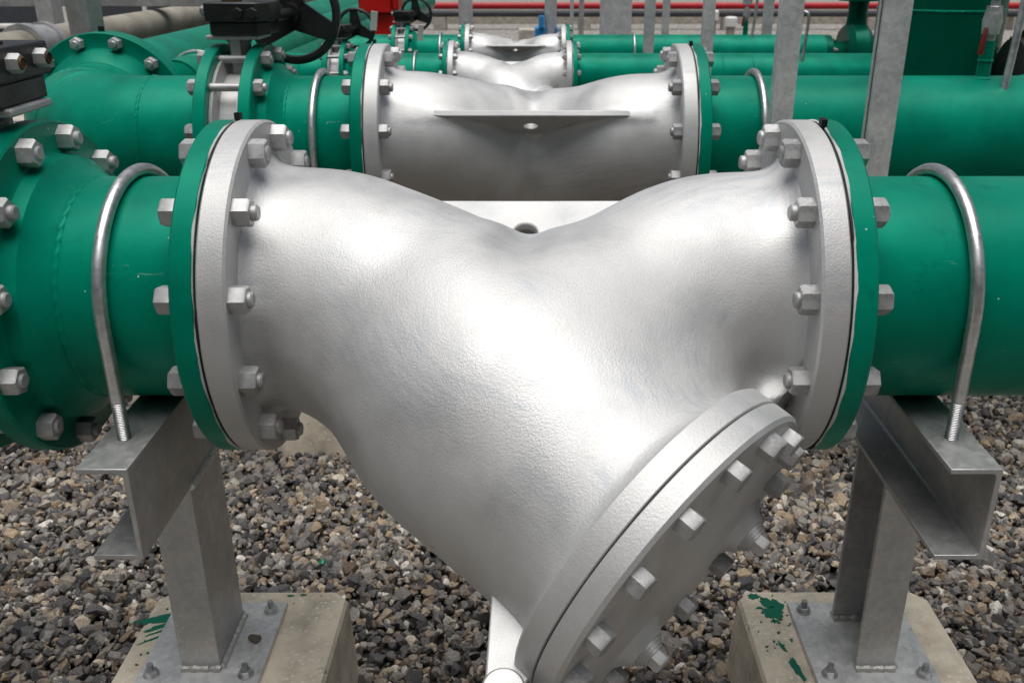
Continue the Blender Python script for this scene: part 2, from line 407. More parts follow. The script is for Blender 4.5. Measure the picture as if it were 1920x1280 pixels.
def surface_net(fn, lo, hi, h):
    ax = [np.arange(lo[i], hi[i] + h, h) for i in range(3)]
    X, U, Wd = np.meshgrid(*ax, indexing='ij'); F = fn(X, U, Wd)
    sg = F < 0; n0, n1, n2 = F.shape
    cnt = np.zeros((n0 - 1, n1 - 1, n2 - 1)); acc = np.zeros(cnt.shape + (3,))
    corner = lambda A, o: A[o[0]:n0 - 1 + o[0], o[1]:n1 - 1 + o[1], o[2]:n2 - 1 + o[2]]
    for axn in range(3):
        for p in range(2):
            for q in range(2):
                o1 = [0, 0, 0]; oth = [i for i in range(3) if i != axn]; o1[oth[0]] = p; o1[oth[1]] = q
                o2 = list(o1); o2[axn] = 1
                a, b = corner(F, o1), corner(F, o2); cr = (a < 0) != (b < 0)
                t = np.where(cr, a / np.where(cr, a - b, 1), 0)
                pos = np.zeros(cnt.shape + (3,)); pos[..., axn] = t; pos[..., oth[0]] = p; pos[..., oth[1]] = q
                acc += np.where(cr[..., None], pos, 0); cnt += cr
    act = cnt > 0; ids = -np.ones(cnt.shape, int); ids[act] = np.arange(act.sum())
    I = np.argwhere(act); V_ = (I + acc[act] / cnt[act][:, None]) * h + np.array(lo)
    faces = []
    for axn in range(3):
        oth = [i for i in range(3) if i != axn]
        sl1 = [slice(None)] * 3; sl2 = [slice(None)] * 3; sl1[axn] = slice(0, -1); sl2[axn] = slice(1, None)
        a, b = sg[tuple(sl1)], sg[tuple(sl2)]
        E = np.argwhere(a != b); flip = a[tuple(E.T)]
        ok = np.all([(E[:, i] > 0) & (E[:, i] < cnt.shape[i]) for i in oth], 0) & (E[:, axn] < cnt.shape[axn]); E = E[ok]; flip = flip[ok]
        e0 = np.zeros(3, int); e0[oth[0]] = 1; e1 = np.zeros(3, int); e1[oth[1]] = 1
        q = np.stack([ids[tuple((E - e0 - e1).T)], ids[tuple((E - e1).T)], ids[tuple(E.T)], ids[tuple((E - e0).T)]], 1)
        par = (axn == 1)
        fl = flip ^ par
        q[~fl] = q[~fl][:, ::-1]
        faces.append(q)
    Fq = np.concatenate(faces)
    for _ in range(3):                                   # pull the points onto the surface
        e = 1e-3; f0 = fn(*V_.T)
        g = np.stack([(fn(*(V_ + np.eye(3)[i] * e).T) - f0) / e for i in range(3)], 1)
        gn = np.maximum((g * g).sum(1), .2)
        V_ = V_ - np.clip(f0 / gn, -h, h)[:, None] * g
    return V_, Fq
def loc_xyz(x, u, w):
    """Strainer plane coordinates -> object axes with the leg pointing straight down (-z); w is +y."""
    return np.stack([x, w, -u], -1)
def rot_leg(phi):               # turns 'down' towards the camera (-y) by phi
    return Matrix.Rotation(-phi, 4, 'X')

bv, bf = surface_net(body_sdf, (-.52, -.26, -.33), (.56, .68, .33), .0085)
ed = np.concatenate([bf[:, [0, 1]], bf[:, [1, 2]], bf[:, [2, 3]], bf[:, [3, 0]]])
wgt = np.clip((.43 - np.abs(bv[:, 0])) / .07, 0, 1) * np.clip((LGAP - .065 - ((bv[:, 0] - LEG0) * nx + bv[:, 1] * nu)) / .08, 0, 1)
wgt *= np.clip((bv[:, 1] - .0) / .16, .06, 1)
deg = np.bincount(ed.ravel(), minlength=len(bv))[:, None]
for _ in range(60):                                      # cast-metal softness where the branches run together
    acc = np.zeros_like(bv)
    for i in range(3): acc[:, i] = np.bincount(ed[:, 0], bv[ed[:, 1], i], len(bv)) + np.bincount(ed[:, 1], bv[ed[:, 0], i], len(bv))
    bv = bv + wgt[:, None] * .6 * (acc / deg - bv)
body_mb = MB(); body_mb.add(loc_xyz(bv[:, 0], bv[:, 1], bv[:, 2]), bf.tolist())

bolt_mesh_mb = MB()
NCR = .0245
def flange_bolt(mb, x_a, x_b, mat=None, cr=NCR, h=.027, r=.0132, out=.012):
    """Stud through flange faces x_a < x_b with a heavy hex nut and a stud end at both sides."""
    hexnut(mb, x_b, h, cr, mat)
    mm = Matrix.Translation((x_a, 0, 0)) @ Matrix.Rotation(PI, 4, 'Z')
    hexnut(mb, 0, h, cr, (mat or Matrix.Identity(4)) @ mm)
    stud(mb, x_a - h - out * .4, x_b + h + out, r, mat)
    return mb
def ring_of_bolts(parent, xa, xb, rad, n=12, a0=15, flip=False, mat='bolt', **kw):
    variants = []
    for k in range(n):
        a = R(a0 + 360 / n * k)
        m_ = Matrix.Translation((0, -rad * math.cos(a), rad * math.sin(a)))
        if flip: m_ = m_ @ Matrix.Translation((xa + xb, 0, 0)) @ Matrix.Rotation(PI, 4, 'Z')
        m_ = m_ @ Matrix.Rotation(random.uniform(0, PI / 3), 4, 'X')
        if len(variants) < 4: mb = MB(); flange_bolt(mb, xa, xb, out=(.008, .011, .004, .008)[len(variants)], **kw); o = mb.build('bolt', mat, parent); variants.append(o.data)
        else:
            o = bpy.data.objects.new('bolt', random.choice(variants)); C.objects.link(o); o.parent = parent
        o.matrix_local = m_
FFACE = .509; SF = .046; GF = .039; GAP = .0036; BCR = .272

def make_strainer(label):
    t = thing('pipe_strainer', label, 'strainer', (0, 0, 0), 'silver strainers in the parallel pipe runs')
    rl = rot_leg(PHI)
    b = body_mb.build('body', 'silver', t, smooth=60); b.matrix_local = rl
    for s in (-1, 1):
        fl = MB(); x1 = FFACE - GAP / 2; x0 = x1 - SF
        lathe(fl, [(x0, .17), (x0, FR - .004), (x0 + .004, FR), (x1 - .003, FR), (x1, FR - .003), (x1, .17)], 128,
              None if s > 0 else Matrix.Rotation(PI, 4, 'Z'), True)
        fl.build('flange', 'silver_flange', t)
        ring_of_bolts(t, FFACE - SF - GAP / 2, FFACE + GF + GAP / 2, BCR, flip=True) if s > 0 else ring_of_bolts(t, -FFACE - GF - GAP / 2, -FFACE + SF + GAP / 2, BCR)
        g = MB(); gx = s * FFACE
        gv = []; gf = []; ng = 180; gh = GAP * .45
        for k in range(ng):
            a = 2 * PI * k / ng; rr = FR - .0045 + (.0022 * math.sin(a * 5 + s) + .0018 * math.sin(a * 13) + random.uniform(-.001, .001)) + (.0035 if s > 0 and math.sin(a * 3 + 1.2) > .5 else 0)
            for (xx, r_) in ((gx - gh, .18), (gx - gh, rr), (gx + gh, rr), (gx + gh, .18)): gv.append((xx, r_ * math.cos(a), r_ * math.sin(a)))
        for k in range(ng):
            k2 = (k + 1) % ng
            for i in range(4): gf.append((k * 4 + i, k * 4 + (i + 1) % 4, k2 * 4 + (i + 1) % 4, k2 * 4 + i))
        g.add(gv, gf)
        tm = Matrix.Rotation(R(6 * s), 4, 'X')
        box(g, gx - .0012, gx + .0012, -.009, .009, FR - .02, FR + .013, tm)
        box(g, gx - .004, gx + .006, -.008, .008, FR + .001, FR + .013, tm)
        g.build('gasket', 'rubber', t)
        e = MB(); ev = []; ef = []; off = random.uniform(0, 6)
        for k in range(220):
            a = 2 * PI * k / 220; wv = (.0028 if s > 0 else .0014) + .0012 * math.sin(a * 9 + off) + .0009 * math.sin(a * 23) + random.uniform(-.0005, .0005); r0 = FR - .0022
            xa, xb = gx + s * (gh + .0002), gx + s * (gh + .0002 + wv)
            for (xx, r_) in ((xa, r0 - .004), (xa, r0 + .001), (xb, FR + .0007), (xb, r0 - .004)): ev.append((xx, r_ * math.cos(a), r_ * math.sin(a)))
        for k in range(220):
            k2 = (k + 1) % 220
            for i in range(4): ef.append((k * 4 + i, k * 4 + (i + 1) % 4, k2 * 4 + (i + 1) % 4, k2 * 4 + i))
        e.add(ev, ef); e.build('paint_edge', 'gasket', t)
    # lifting plate in the crotch between the arms, with an eye hole
    e0, e1 = -.178, .06; half = .3; ep = []
    poly = [(-half, -.213), (half, -.213), (half + .11, -.194), (half + .11, -.17), (.0, .08), (-half - .11, -.17), (-half - .11, -.194)]
    mb = MB(); th = .01; hole_c = (0.0, -.128); hr = .023; nseg = 28
    outer = []
    for k in range(nseg):
        a = 2 * PI * k / nseg; dx, du = math.cos(a), math.sin(a); best = 9
        for (p, q) in zip(poly, poly[1:] + poly[:1]):
            ex, eu = q[0] - p[0], q[1] - p[1]; den = dx * eu - du * ex
            if abs(den) < 1e-9: continue
            tt = ((p[0] - hole_c[0]) * eu - (p[1] - hole_c[1]) * ex) / den; ss = ((p[0] - hole_c[0]) * du - (p[1] - hole_c[1]) * dx) / den
            if tt > 0 and -1e-6 <= ss <= 1 + 1e-6: best = min(best, tt)
        outer.append((hole_c[0] + dx * best, hole_c[1] + du * best))
    # snap nearest samples to the polygon corners so the outline stays crisp
    for p in poly:
        k = min(range(nseg), key=lambda i: (outer[i][0] - p[0]) ** 2 + (outer[i][1] - p[1]) ** 2); outer[k] = p
    inner = [(hole_c[0] + hr * math.cos(2 * PI * k / nseg), hole_c[1] + hr * math.sin(2 * PI * k / nseg)) for k in range(nseg)]
    vv = []
    for w in (-th, th):
        vv += [tuple(loc_xyz(x, u, w)) for x, u in outer] + [tuple(loc_xyz(x, u, w)) for x, u in inner]
    ff = []
    for k in range(nseg):
        k2 = (k + 1) % nseg; n = nseg
        ff += [(k, k2, n + k2, n + k), (2 * n + k2, 2 * n + k, 3 * n + k, 3 * n + k2), (k2, k, 2 * n + k, 2 * n + k2), (n + k, n + k2, 3 * n + k2, 3 * n + k)]
    mb.add(vv, ff); pl = mb.build('lifting_plate', 'silver_flange', t, bevel=.003); pl.matrix_local = rl
    # cover flange on the body and the bolted cover
    ax = loc_xyz(np.array(nx), np.array(nu), np.array(0.)); base = loc_xyz(np.array(LEG0), np.array(0.), np.array(0.))
    fm = frame(tuple(base), tuple(ax))
    mb = MB(); t0 = LGAP - .039; cr_ = .2837
    lathe(mb, [(t0, .2), (t0, cr_ - .005), (t0 + .005, cr_), (LGAP - .0025, cr_), (LGAP - .0012, cr_ - .002), (LGAP - .0012, .2)], 128, fm, True)
    o = mb.build('cover_flange', 'cover', t); o.matrix_local = rl
    mb = MB(); a0 = LGAP + .0012; a1 = LGAP + .039
    lathe(mb, [(a0, 0), (a0, cr_ - .002), (a0 + .0015, cr_), (a1 - .006, cr_), (a1, cr_ - .006), (a1, .2), (a1 + .004, .185), (a1 + .006, 0)], 128, fm)
    cov = mb.build('cover', 'cover', t); cov.matrix_local = rl
    sd_ = MB(); lathe(sd_, [(LGAP - .0012, .2), (LGAP - .0012, cr_ - .005), (LGAP + .0012, cr_ - .005), (LGAP + .0012, .2)], 96, fm, True)
    sd_.build('cover_gasket', 'rubber', t).matrix_local = rl
    me = None
    for k in range(16):
        a = 2 * PI * k / 16 + R(11)
        mb = MB()
        if me is None:
            hexnut(mb, 0, .025, .0208)
            o = mb.build('bolt', 'bolt', cov); me = o.data
        else:
            o = bpy.data.objects.new('bolt', me); C.objects.link(o); o.parent = cov
        o.matrix_local = fm @ Matrix.Translation((a1, .25 * math.cos(a), .25 * math.sin(a))) @ Matrix.Rotation(random.uniform(0, 1), 4, 'X')
    for (yy, zz) in ((.125, .175), (.15, -.085)):           # drain plugs on round bosses
        mb = MB(); pm = fm @ Matrix.Translation((a1, yy, zz))
        lathe(mb, [(-.002, .065), (.01, .046), (.02, .039), (.024, .036), (.024, 0)], 40, pm)
        lathe(mb, [(.024, .03), (.029, .03), (.029, .026), (.034, .026), (.034, .022), (.039, .022), (.039, 0)], 32, pm)
        hexnut(mb, .039, .02, .018, pm)
        mb.build('drain_plug', 'silver_flange', cov)
    # hinge web and pin below the cover joint
    mb = MB(); s0 = LGAP
    def sp(s, q): return (LEG0 + nx * s - nu * q, nu * s + nx * q)     # q: distance from the leg axis on the lower-left side
    web = [sp(s0 - .15, .215), sp(s0 - .01, .225), sp(s0 + .0, .335), sp(s0 - .035, .342)]
    vv = [tuple(loc_xyz(x, u, w)) for w in (-.011, .011) for x, u in web]
    mb.add(vv, [(0, 1, 2, 3), (7, 6, 5, 4), (0, 4, 5, 1), (1, 5, 6, 2), (2, 6, 7, 3), (3, 7, 4, 0)])
    mb.build('hinge_web', 'cover', t, bevel=.003).matrix_local = rl
    hx, hu = sp(s0 - .012, .325); mb = MB(); hp = loc_xyz(np.array(hx), np.array(hu), np.array(0.))
    hm = Matrix.Translation(tuple(hp)) @ Matrix.Rotation(PI / 2, 4, 'Z')
    lathe(mb, [(-.05, 0), (-.05, .028), (-.046, .031), (.046, .031), (.05, .028), (.05, 0)], 40, hm)
    lathe(mb, [(-.056, 0), (-.056, .017), (.056, .017), (.056, 0)], 30, hm)
    mb.build('hinge_pin', 'cover', t).matrix_local = rl
    return t
TILT = {'body', 'lifting_plate', 'cover_flange', 'cover', 'cover_gasket', 'hinge_web', 'hinge_pin'}
ROWS = [(0., -.015, 1.), (1.48, -.008, 1.), (3.08, -.112, .587), (4.19, -.106, .587)]
s1 = make_strainer('large silver strainer nearest of all, cover bolted on its lower right leg')
s1.location = (ROWS[0][1], 0, H)
sn = ['silver strainer with triangular lifting plate and eye hole facing the viewer, behind the nearest strainer',
      'small silver strainer seen through the saddle of the second one, third in line',
      'small silver strainer with dark triangular plate, farthest of the four strainers']
for k in (1, 2, 3):
    c = copy_tree(s1, None, sn[k - 1], (ROWS[k][1], ROWS[k][0], H), ROWS[k][2])
    if k in (1, 3):
        for ch in c.children:
            if ch.name.split('.')[0] in TILT: ch.matrix_local = rot_leg(R(-58))
s1['group'] = 'silver strainers in the parallel pipe runs'

# ------------------------------------------------------------------ pipes
def pipe_flange(mb_parent, x_face, s, mat='green', hub=True, r=FR, pr=.203, k=1.):
    """Flange with its joint face at x_face; s=+1 when the pipe leaves towards +x."""
    mb = MB(); m_ = None if s > 0 else Matrix.Rotation(PI, 4, 'Z'); xf = x_face * s; T_ = GF * k
    prof = [(xf, pr * .9), (xf, r - .003), (xf + .003, r), (xf + T_ - .004, r), (xf + T_, r - .004)]
    if hub: prof += [(xf + T_, pr + .048), (xf + T_ + .005, pr + .041), (xf + T_ + .03, pr + .037), (xf + T_ + .035, pr + .031), (xf + T_ + .052, pr + .012), (xf + T_ + .066, pr + .004), (xf + T_ + .07, pr + .001), (xf + T_ + .07, pr * .9)]
    else: prof += [(xf + T_, pr + .012), (xf + T_ + .009, pr + .001), (xf + T_ + .009, pr * .9)]
    lathe(mb, prof, 128, m_, True)
    return mb.build('flange', mat, mb_parent)
def weld_ring(mb, x, r, seg=150, mat=None, amp=.0013):
    v = []; f = []; nr = 6
    for k in range(seg):
        a = 2 * PI * k / seg; j = random.uniform(-.0008, .0008)
        for i in range(nr):
            t = 2 * PI * i / nr
            v.append((x + j + .006 * math.cos(t), (r + (.003 + amp * math.sin(k * 2.1)) * math.sin(t)) * math.cos(a), (r + (.003 + amp * math.sin(k * 2.1)) * math.sin(t)) * math.sin(a)))
    for k in range(seg):
        for i in range(nr): f.append((k * nr + i, ((k + 1) % seg) * nr + i, ((k + 1) % seg) * nr + (i + 1) % nr, k * nr + (i + 1) % nr))
    return mb.add(v, f, mat)
def straight(mb, x0, x1, r, mat=None, seg=96):
    n = max(2, int(abs(x1 - x0) / .4)); xs = np.linspace(x0, x1, n)
    return lathe(mb, [(x0, r * .92)] + [(x, r) for x in xs] + [(x1, r * .92)], seg, mat)

def right_run(row, xend, label, mat='green'):
    y, cx, s = ROWS[row]
    t = thing('green_pipe', label, 'pipe', (cx, y, H)); t.scale = (s, s, s)
    pipe_flange(t, FFACE + GAP / 2, 1, mat, hub=False)
    mb = MB(); straight(mb, FFACE + .006, (xend - cx) / s, .203); mb.build('pipe', mat, t)
    return t
rr1 = right_run(0, 6, 'green pipe leaving the nearest strainer to the right, clamped by a U-bolt')
rr2 = right_run(1, 6, 'green pipe right of the second strainer, carrying a gauge valve on top')
rr3 = right_run(2, 1.80, 'slim green pipe right of the third strainer, ending at the tall green vessel')
rr4 = right_run(3, 1.74, 'slim green pipe right of the farthest strainer, ending at the pump')
mb = MB(); weld_ring(mb, 1.62, .203); mb.build('weld', 'green', rr2)
for o_, xs in ((rr3, (1.75, 2.0)), (rr4, (1.9,))):
    for x in xs: mb = MB(); weld_ring(mb, x, .203); mb.build('weld', 'green', o_)

VX0, VX1 = -.887, -.985
VS = (0, 0, -.5, -.22)          # how much longer the small spools are
def spool(row, label, mat='green'):
    y, cx, s = ROWS[row]
    t = thing('pipe_spool', label, 'pipe', (cx, y, H), 'short green spools between valve and strainer'); t.scale = (s, s, s)
    pipe_flange(t, -FFACE - GAP / 2, -1, mat, hub=False)
    pipe_flange(t, (VX0 + VS[row]), 1, mat, hub=True)
    mb = MB(); straight(mb, (VX0 + VS[row]) + .09, -FFACE - .006, .203); mb.build('pipe', mat, t)
    mb = MB(); weld_ring(mb, (VX0 + VS[row]) + GF + .074, .203); mb.build('weld', mat, t)
    return t
spool(0, 'short green spool with two flanges left of the nearest strainer')
spool(1, 'short green spool between the second valve and the second strainer')
spool(2, 'small green spool left of the third strainer')
spool(3, 'small green spool left of the farthest strainer')

def bend(mb, x0, yoff, rb, r, n=24, seg=96):
    """Quarter bend: arrives along -x at (x0, 0), leaves along +y at (x0 - rb, rb)."""
    v = []; f = []
    for i in range(n + 1):
        a = PI / 2 * i / n; c = Vector((x0 - rb * math.sin(a), rb - rb * math.cos(a), 0)); nrm = Vector((math.sin(a), -math.cos(a) + 0, 0))
        rad = Vector((-math.sin(a), -math.cos(a), 0))
        for k in range(seg):
            t = 2 * PI * k / seg; p = c + rad * (r * math.cos(t)) + Vector((0, 0, r * math.sin(t))); v.append(tuple(p))
    for i in range(n):
        for k in range(seg): k2 = (k + 1) % seg; f.append((i * seg + k, i * seg + k2, (i + 1) * seg + k2, (i + 1) * seg + k))
    return mb.add(v, f)
def seam_on_bend(mb, x0, rb, r, a):
    c = Vector((x0 - rb * math.sin(a), rb - rb * math.cos(a), 0)); d = Vector((-math.cos(a), math.sin(a), 0))
    weld_ring(mb, 0, r, mat=frame(c, d))
def left_run(row, label, xe, rb, yend, mat='green', flanged=True):
    y, cx, s = ROWS[row]
    t = thing('green_pipe', label, 'pipe', (cx, y, H)); t.scale = (s, s, s)
    pipe_flange(t, (VX1 + VS[row]), -1, mat, hub=False)
    if rb:
        mb = MB(); straight(mb, xe, (VX1 + VS[row]) - .006, .203); bend(mb, xe, 0, rb, .203); straight(mb, rb, yend, .203, frame((xe - rb, 0, 0), (0, 1, 0)))
        mb.build('pipe', mat, t)
        
        for a in (0, PI / 4, PI * .36): mb = MB(); seam_on_bend(mb, xe, rb, .203, a); mb.build('weld', mat, t)
    else:
        mb = MB(); straight(mb, xe, (VX1 + VS[row]) - .006, .203); mb.build('pipe', mat, t)
    return t
left_run(0, 'green pipe running off the left edge from the nearest valve', -4.5, 0, 0)
XE2 = -1.235; RB2 = .37
el = left_run(1, 'green elbow pipe with weld seams turning back to a bolted flange', XE2, RB2, RB2 + .10)
fm = Matrix.Translation((XE2 - RB2, 0, 0)) @ Matrix.Rotation(PI / 2, 4, 'Z')
ya = RB2 + .14
def far_flange(parent, yf, s, mat='green'):
    o = pipe_flange(parent, 0, s, mat, hub=(s < 0)); o.matrix_local = Matrix.Translation((XE2 - RB2, yf, 0)) @ Matrix.Rotation(PI / 2, 4, 'Z'); return o
far_flange(el, ya, -1)
hd = thing('header_pipe', 'green pipe running straight back behind the bolted elbow flange', 'pipe', (ROWS[1][1], ROWS[1][0], H))
far_flange(hd, ya + .004, 1)
mb = MB(); straight(mb, ya + .02, 12, .16, frame((XE2 - RB2 - .03, 0, .075), (0, 1, 0))); mb.build('pipe', 'green', hd)
mb = MB(); flange_bolt(mb, -GF, GF + .004); me = None
for k in range(12):
    a = R(15 + 30 * k)
    if me is None: o = mb.build('bolt', 'bolt', el); me = o.data
    else: o = bpy.data.objects.new('bolt', me); C.objects.link(o); o.parent = el
    o.matrix_local = Matrix.Translation((XE2 - RB2 + BCR * math.cos(a), ya, BCR * math.sin(a))) @ Matrix.Rotation(-PI / 2, 4, 'Z')
mb = MB(); box(mb, -.008, .012, -.002, .008, FR - .01, FR + .018, Matrix.Translation((XE2 - RB2, ya, 0))); mb.build('gasket', 'rubber', el)
left_run(2, 'small green pipe with an elbow turning back behind the second handwheel', (-1.13 + .112) / .587, .37, 13)
left_run(3, 'small green pipe left of the farthest valve', (-1.22 + .106) / .587, 0, 0)
mb = MB(); bm_ = frame((-1.38, -1.631, H + .095), (0, 1, 0)); straight(mb, 3.68, 14, .1, bm_); lathe(mb, [(3.68, .092), (3.66, .05), (3.655, 0)], 40, bm_)
tag(mb.build('branch_pipe', 'green_far'), 'thin dark green pipe running back beside the bolted elbow flange', 'pipe')
mb = MB(); pts = [(-1.38 - .108 * math.cos(a), 2.30, H + .095 + .108 * math.sin(a)) for a in np.linspace(-.3, PI + .3, 24)]
tube(mb, pts, .007, 8); tag(mb.build('pipe_clamp', 'rod'), 'thin steel clamp round the dark green pipe beside the elbow flange', 'pipe clamp')

# ------------------------------------------------------------------ butterfly valves
def make_valve(label):
    t = thing('butterfly_valve', label, 'valve', (0, 0, H), 'gear operated butterfly valves')
    mb = MB(); xm = (VX0 + VX1) / 2
    lathe(mb, [(VX1 + .001, .15), (VX1 + .001, .27), (VX1 + .012, .272), (VX1 + .018, .225), (VX0 - .018, .225), (VX0 - .012, .272), (VX0 - .001, .27), (VX0 - .001, .15)], 96, None, True)
    mb.build('valve_body', 'silver_flange', t)
    mb = MB(); z0, z1 = .2, .335
    lathe(mb, [(z0, .038), (.27, .034), (.31, .036), (z1 - .012, .05), (z1 - .012, .0)], 32, frame((xm, 0, 0), (0, 0, 1)))
    box(mb, xm - .017, xm + .017, -.055, .055, z0, .325)
    box(mb, xm - .085, xm + .085, -.07, .07, z1 - .014, z1)
    mb.build('neck', 'silver_flange', t, bevel=.004)
    mb = MB()
    prism(mb, [(xm - .065, -.08), (xm + .085, -.085), (xm + .115, -.055), (xm + .115, .06), (xm + .08, .095), (xm - .065, .085)], z1 + .0005, .375)
    prism(mb, [(xm - .075, -.09), (xm + .09, -.095), (xm + .125, -.06), (xm + .125, .065), (xm + .09, .105), (xm - .075, .095)], .3755, .432)
    lathe(mb, [(0, .035), (.09, .03), (.09, 0)], 24, frame((xm + .085, .06, .395), (0, 1, 0)))
    g = mb.build('gearbox', 'black', t, bevel=.004)
    mb = MB(); lathe(mb, [(.4321, .032), (.437, .032), (.437, 0)], 24, frame((xm - .01, 0, 0), (0, 0, 1))); mb.build('indicator_cap', 'rust', g)
    mb = MB()
    for q in ([(xm + dx, -.0945, .402), (0, -1, 0)] for dx in (.035, .08)): mb = MB(); hexnut(mb, 0, .02, .017, frame(*q)); mb.build('gear_bolt', 'rust', g)
    for dx in (.02, -.05): mb = MB(); hexnut(mb, 0, .02, .017, frame((xm + dx, .0965, .402), (0, 1, 0))); mb.build('gear_bolt', 'rust', g)
    for dy in (-.045, .045): mb = MB(); q = frame((xm - .075, dy, .406), (-1, 0, 0)); hexnut(mb, 0, .02, .0165, q); o = mb.build('gear_nut', 'bolt', g); mb = MB(); lathe(mb, [(.02, .011), (.0205, .011), (.0206, 0)], 20, q); lathe(mb, [(.0202, .0112), (.023, .0095), (.0202, .0085)], 20, q, True); mb.build('rusty_bore', 'rust', o)
    w = MB(); wc = Vector((xm + .125, .215, .385)); wm = frame(tuple(wc), (.12, 1, 0))
    lathe(w, [(-.012, .143), (-.014, .155), (-.006, .168), (.006, .168), (.014, .155), (.012, .143), (0, .139)], 64, wm, True)
    lathe(w, [(-.03, 0), (-.03, .032), (.02, .036), (.02, 0)], 28, wm)
    for k in range(3):
        a = 2 * PI * k / 3 + R(205); rm = wm @ Matrix.Rotation(a, 4, 'X')
        w.add([(-.008, .02, -.05), (-.008, .15, -.03), (-.008, .15, .03), (-.008, .02, .05), (.008, .02, -.05), (.008, .15, -.03), (.008, .15, .03), (.008, .02, .05)],
              [(0, 1, 2, 3), (7, 6, 5, 4), (0, 4, 5, 1), (1, 5, 6, 2), (2, 6, 7, 3), (3, 7, 4, 0)], rm)
    lathe(w, [(-.16, .018), (0, .018)], 12, wm)
    w.build('handwheel', 'black', t)
    ring_of_bolts(t, VX1 - GF, VX0 + GF, BCR, r=.0125)
    return t
v1 = make_valve('black gearbox valve at the left edge, nearest row, with rusty bolts'); v1.location = (ROWS[0][1], 0, H)
for k, lb in ((1, 'silver bodied valve with black gearbox and large handwheel, second row'),
              (2, 'small valve behind the large handwheel, its black wheel hung with a white tag'),
              (3, 'smallest valve, far row, with black gearbox beside the red column')):
    copy_tree(v1, None, lb, (ROWS[k][1] + VS[k] * ROWS[k][2], ROWS[k][0], H), ROWS[k][2])
for (x, y, z, n) in ((-.78, 3.14, H + .265, 'white paper tag with red mark tied to the second handwheel'), (-.66, 4.05, H + .14, 'small white tag hanging beside the farthest valve')):
    mb = MB(); box(mb, -.016, .016, -.002, .002, -.045, .045); o = mb.build('paper_tag', 'white'); o.location = (x, y, z); o.rotation_euler = (R(10), R(8), R(5)); tag(o, n, 'tag')

xmv = (VX0 + VX1) / 2
gb = None
for o in list(C.objects):
    if o.name.startswith('gear_bolt') and o.parent.parent is not v1:
        gb = gb or {}
        if o.data.name not in gb: gb[o.data.name] = o.data.copy(); gb[o.data.name].materials[0] = M['black']
        o.data = gb[o.data.name]
for ch in v1.children:
    if ch.name.split('.')[0] in ('gearbox', 'handwheel'):
        ch.matrix_local = Matrix.Translation((xmv + .01, 0, 0)) @ Matrix.Rotation(PI, 4, 'Z') @ Matrix.Translation((-xmv, 0, 0))

# ------------------------------------------------------------------ U-bolts, channel supports, plinths
def make_ubolt(label, r=.203, zb=-.203, rod=.0115):
    t = MB(); rr = r + rod + .001; pts = []; rad = []
    zs = np.arange(zb - .045, zb + .072, .0016)
    for i, z in enumerate(zs): pts.append((0, -rr, z)); rad.append(rod * (1. if i % 2 else .86))
    for z in (zb + .08, zb + .12, -.04): pts.append((0, -rr, z)); rad.append(rod)
    for a in np.linspace(0, PI, 33): pts.append((0, -rr * math.cos(a), rr * math.sin(a))); rad.append(rod)
    for z in (-.04, zb + .12, zb + .08): pts.append((0, rr, z)); rad.append(rod)
    for i, z in enumerate(zs[::-1]): pts.append((0, rr, z)); rad.append(rod * (1. if i % 2 else .86))
    tube(t, pts, rad, 14)
    for sg in (-1, 1):
        hexnut(t, 0, .016, .02, frame((0, sg * rr, zb - .0095), (0, 0, -1)))
    return tag(t.build('u_bolt', 'rod'), label, 'U-bolt', 'U-bolts clamping the green pipes')
def channel_section(w, h, tk, rin=.008):
    """C section, web at +x; outline counter-clockwise in (x, z)."""
    x0, x1, z0, z1 = 0, w, -h, 0
    arc = lambda cx, cz, a0, a1, n=4: [(cx + rin * math.cos(a), cz + rin * math.sin(a)) for a in np.linspace(a0, a1, n)]
    p = [(x0, z0), (x1, z0), (x1, z1), (x0, z1), (x0, z1 - tk)]
    p += arc(x1 - tk - rin, z1 - tk - rin, PI / 2, 0)
    p += arc(x1 - tk - rin, z0 + tk + rin, 0, -PI / 2)
    p += [(x0, z0 + tk)]
    return p
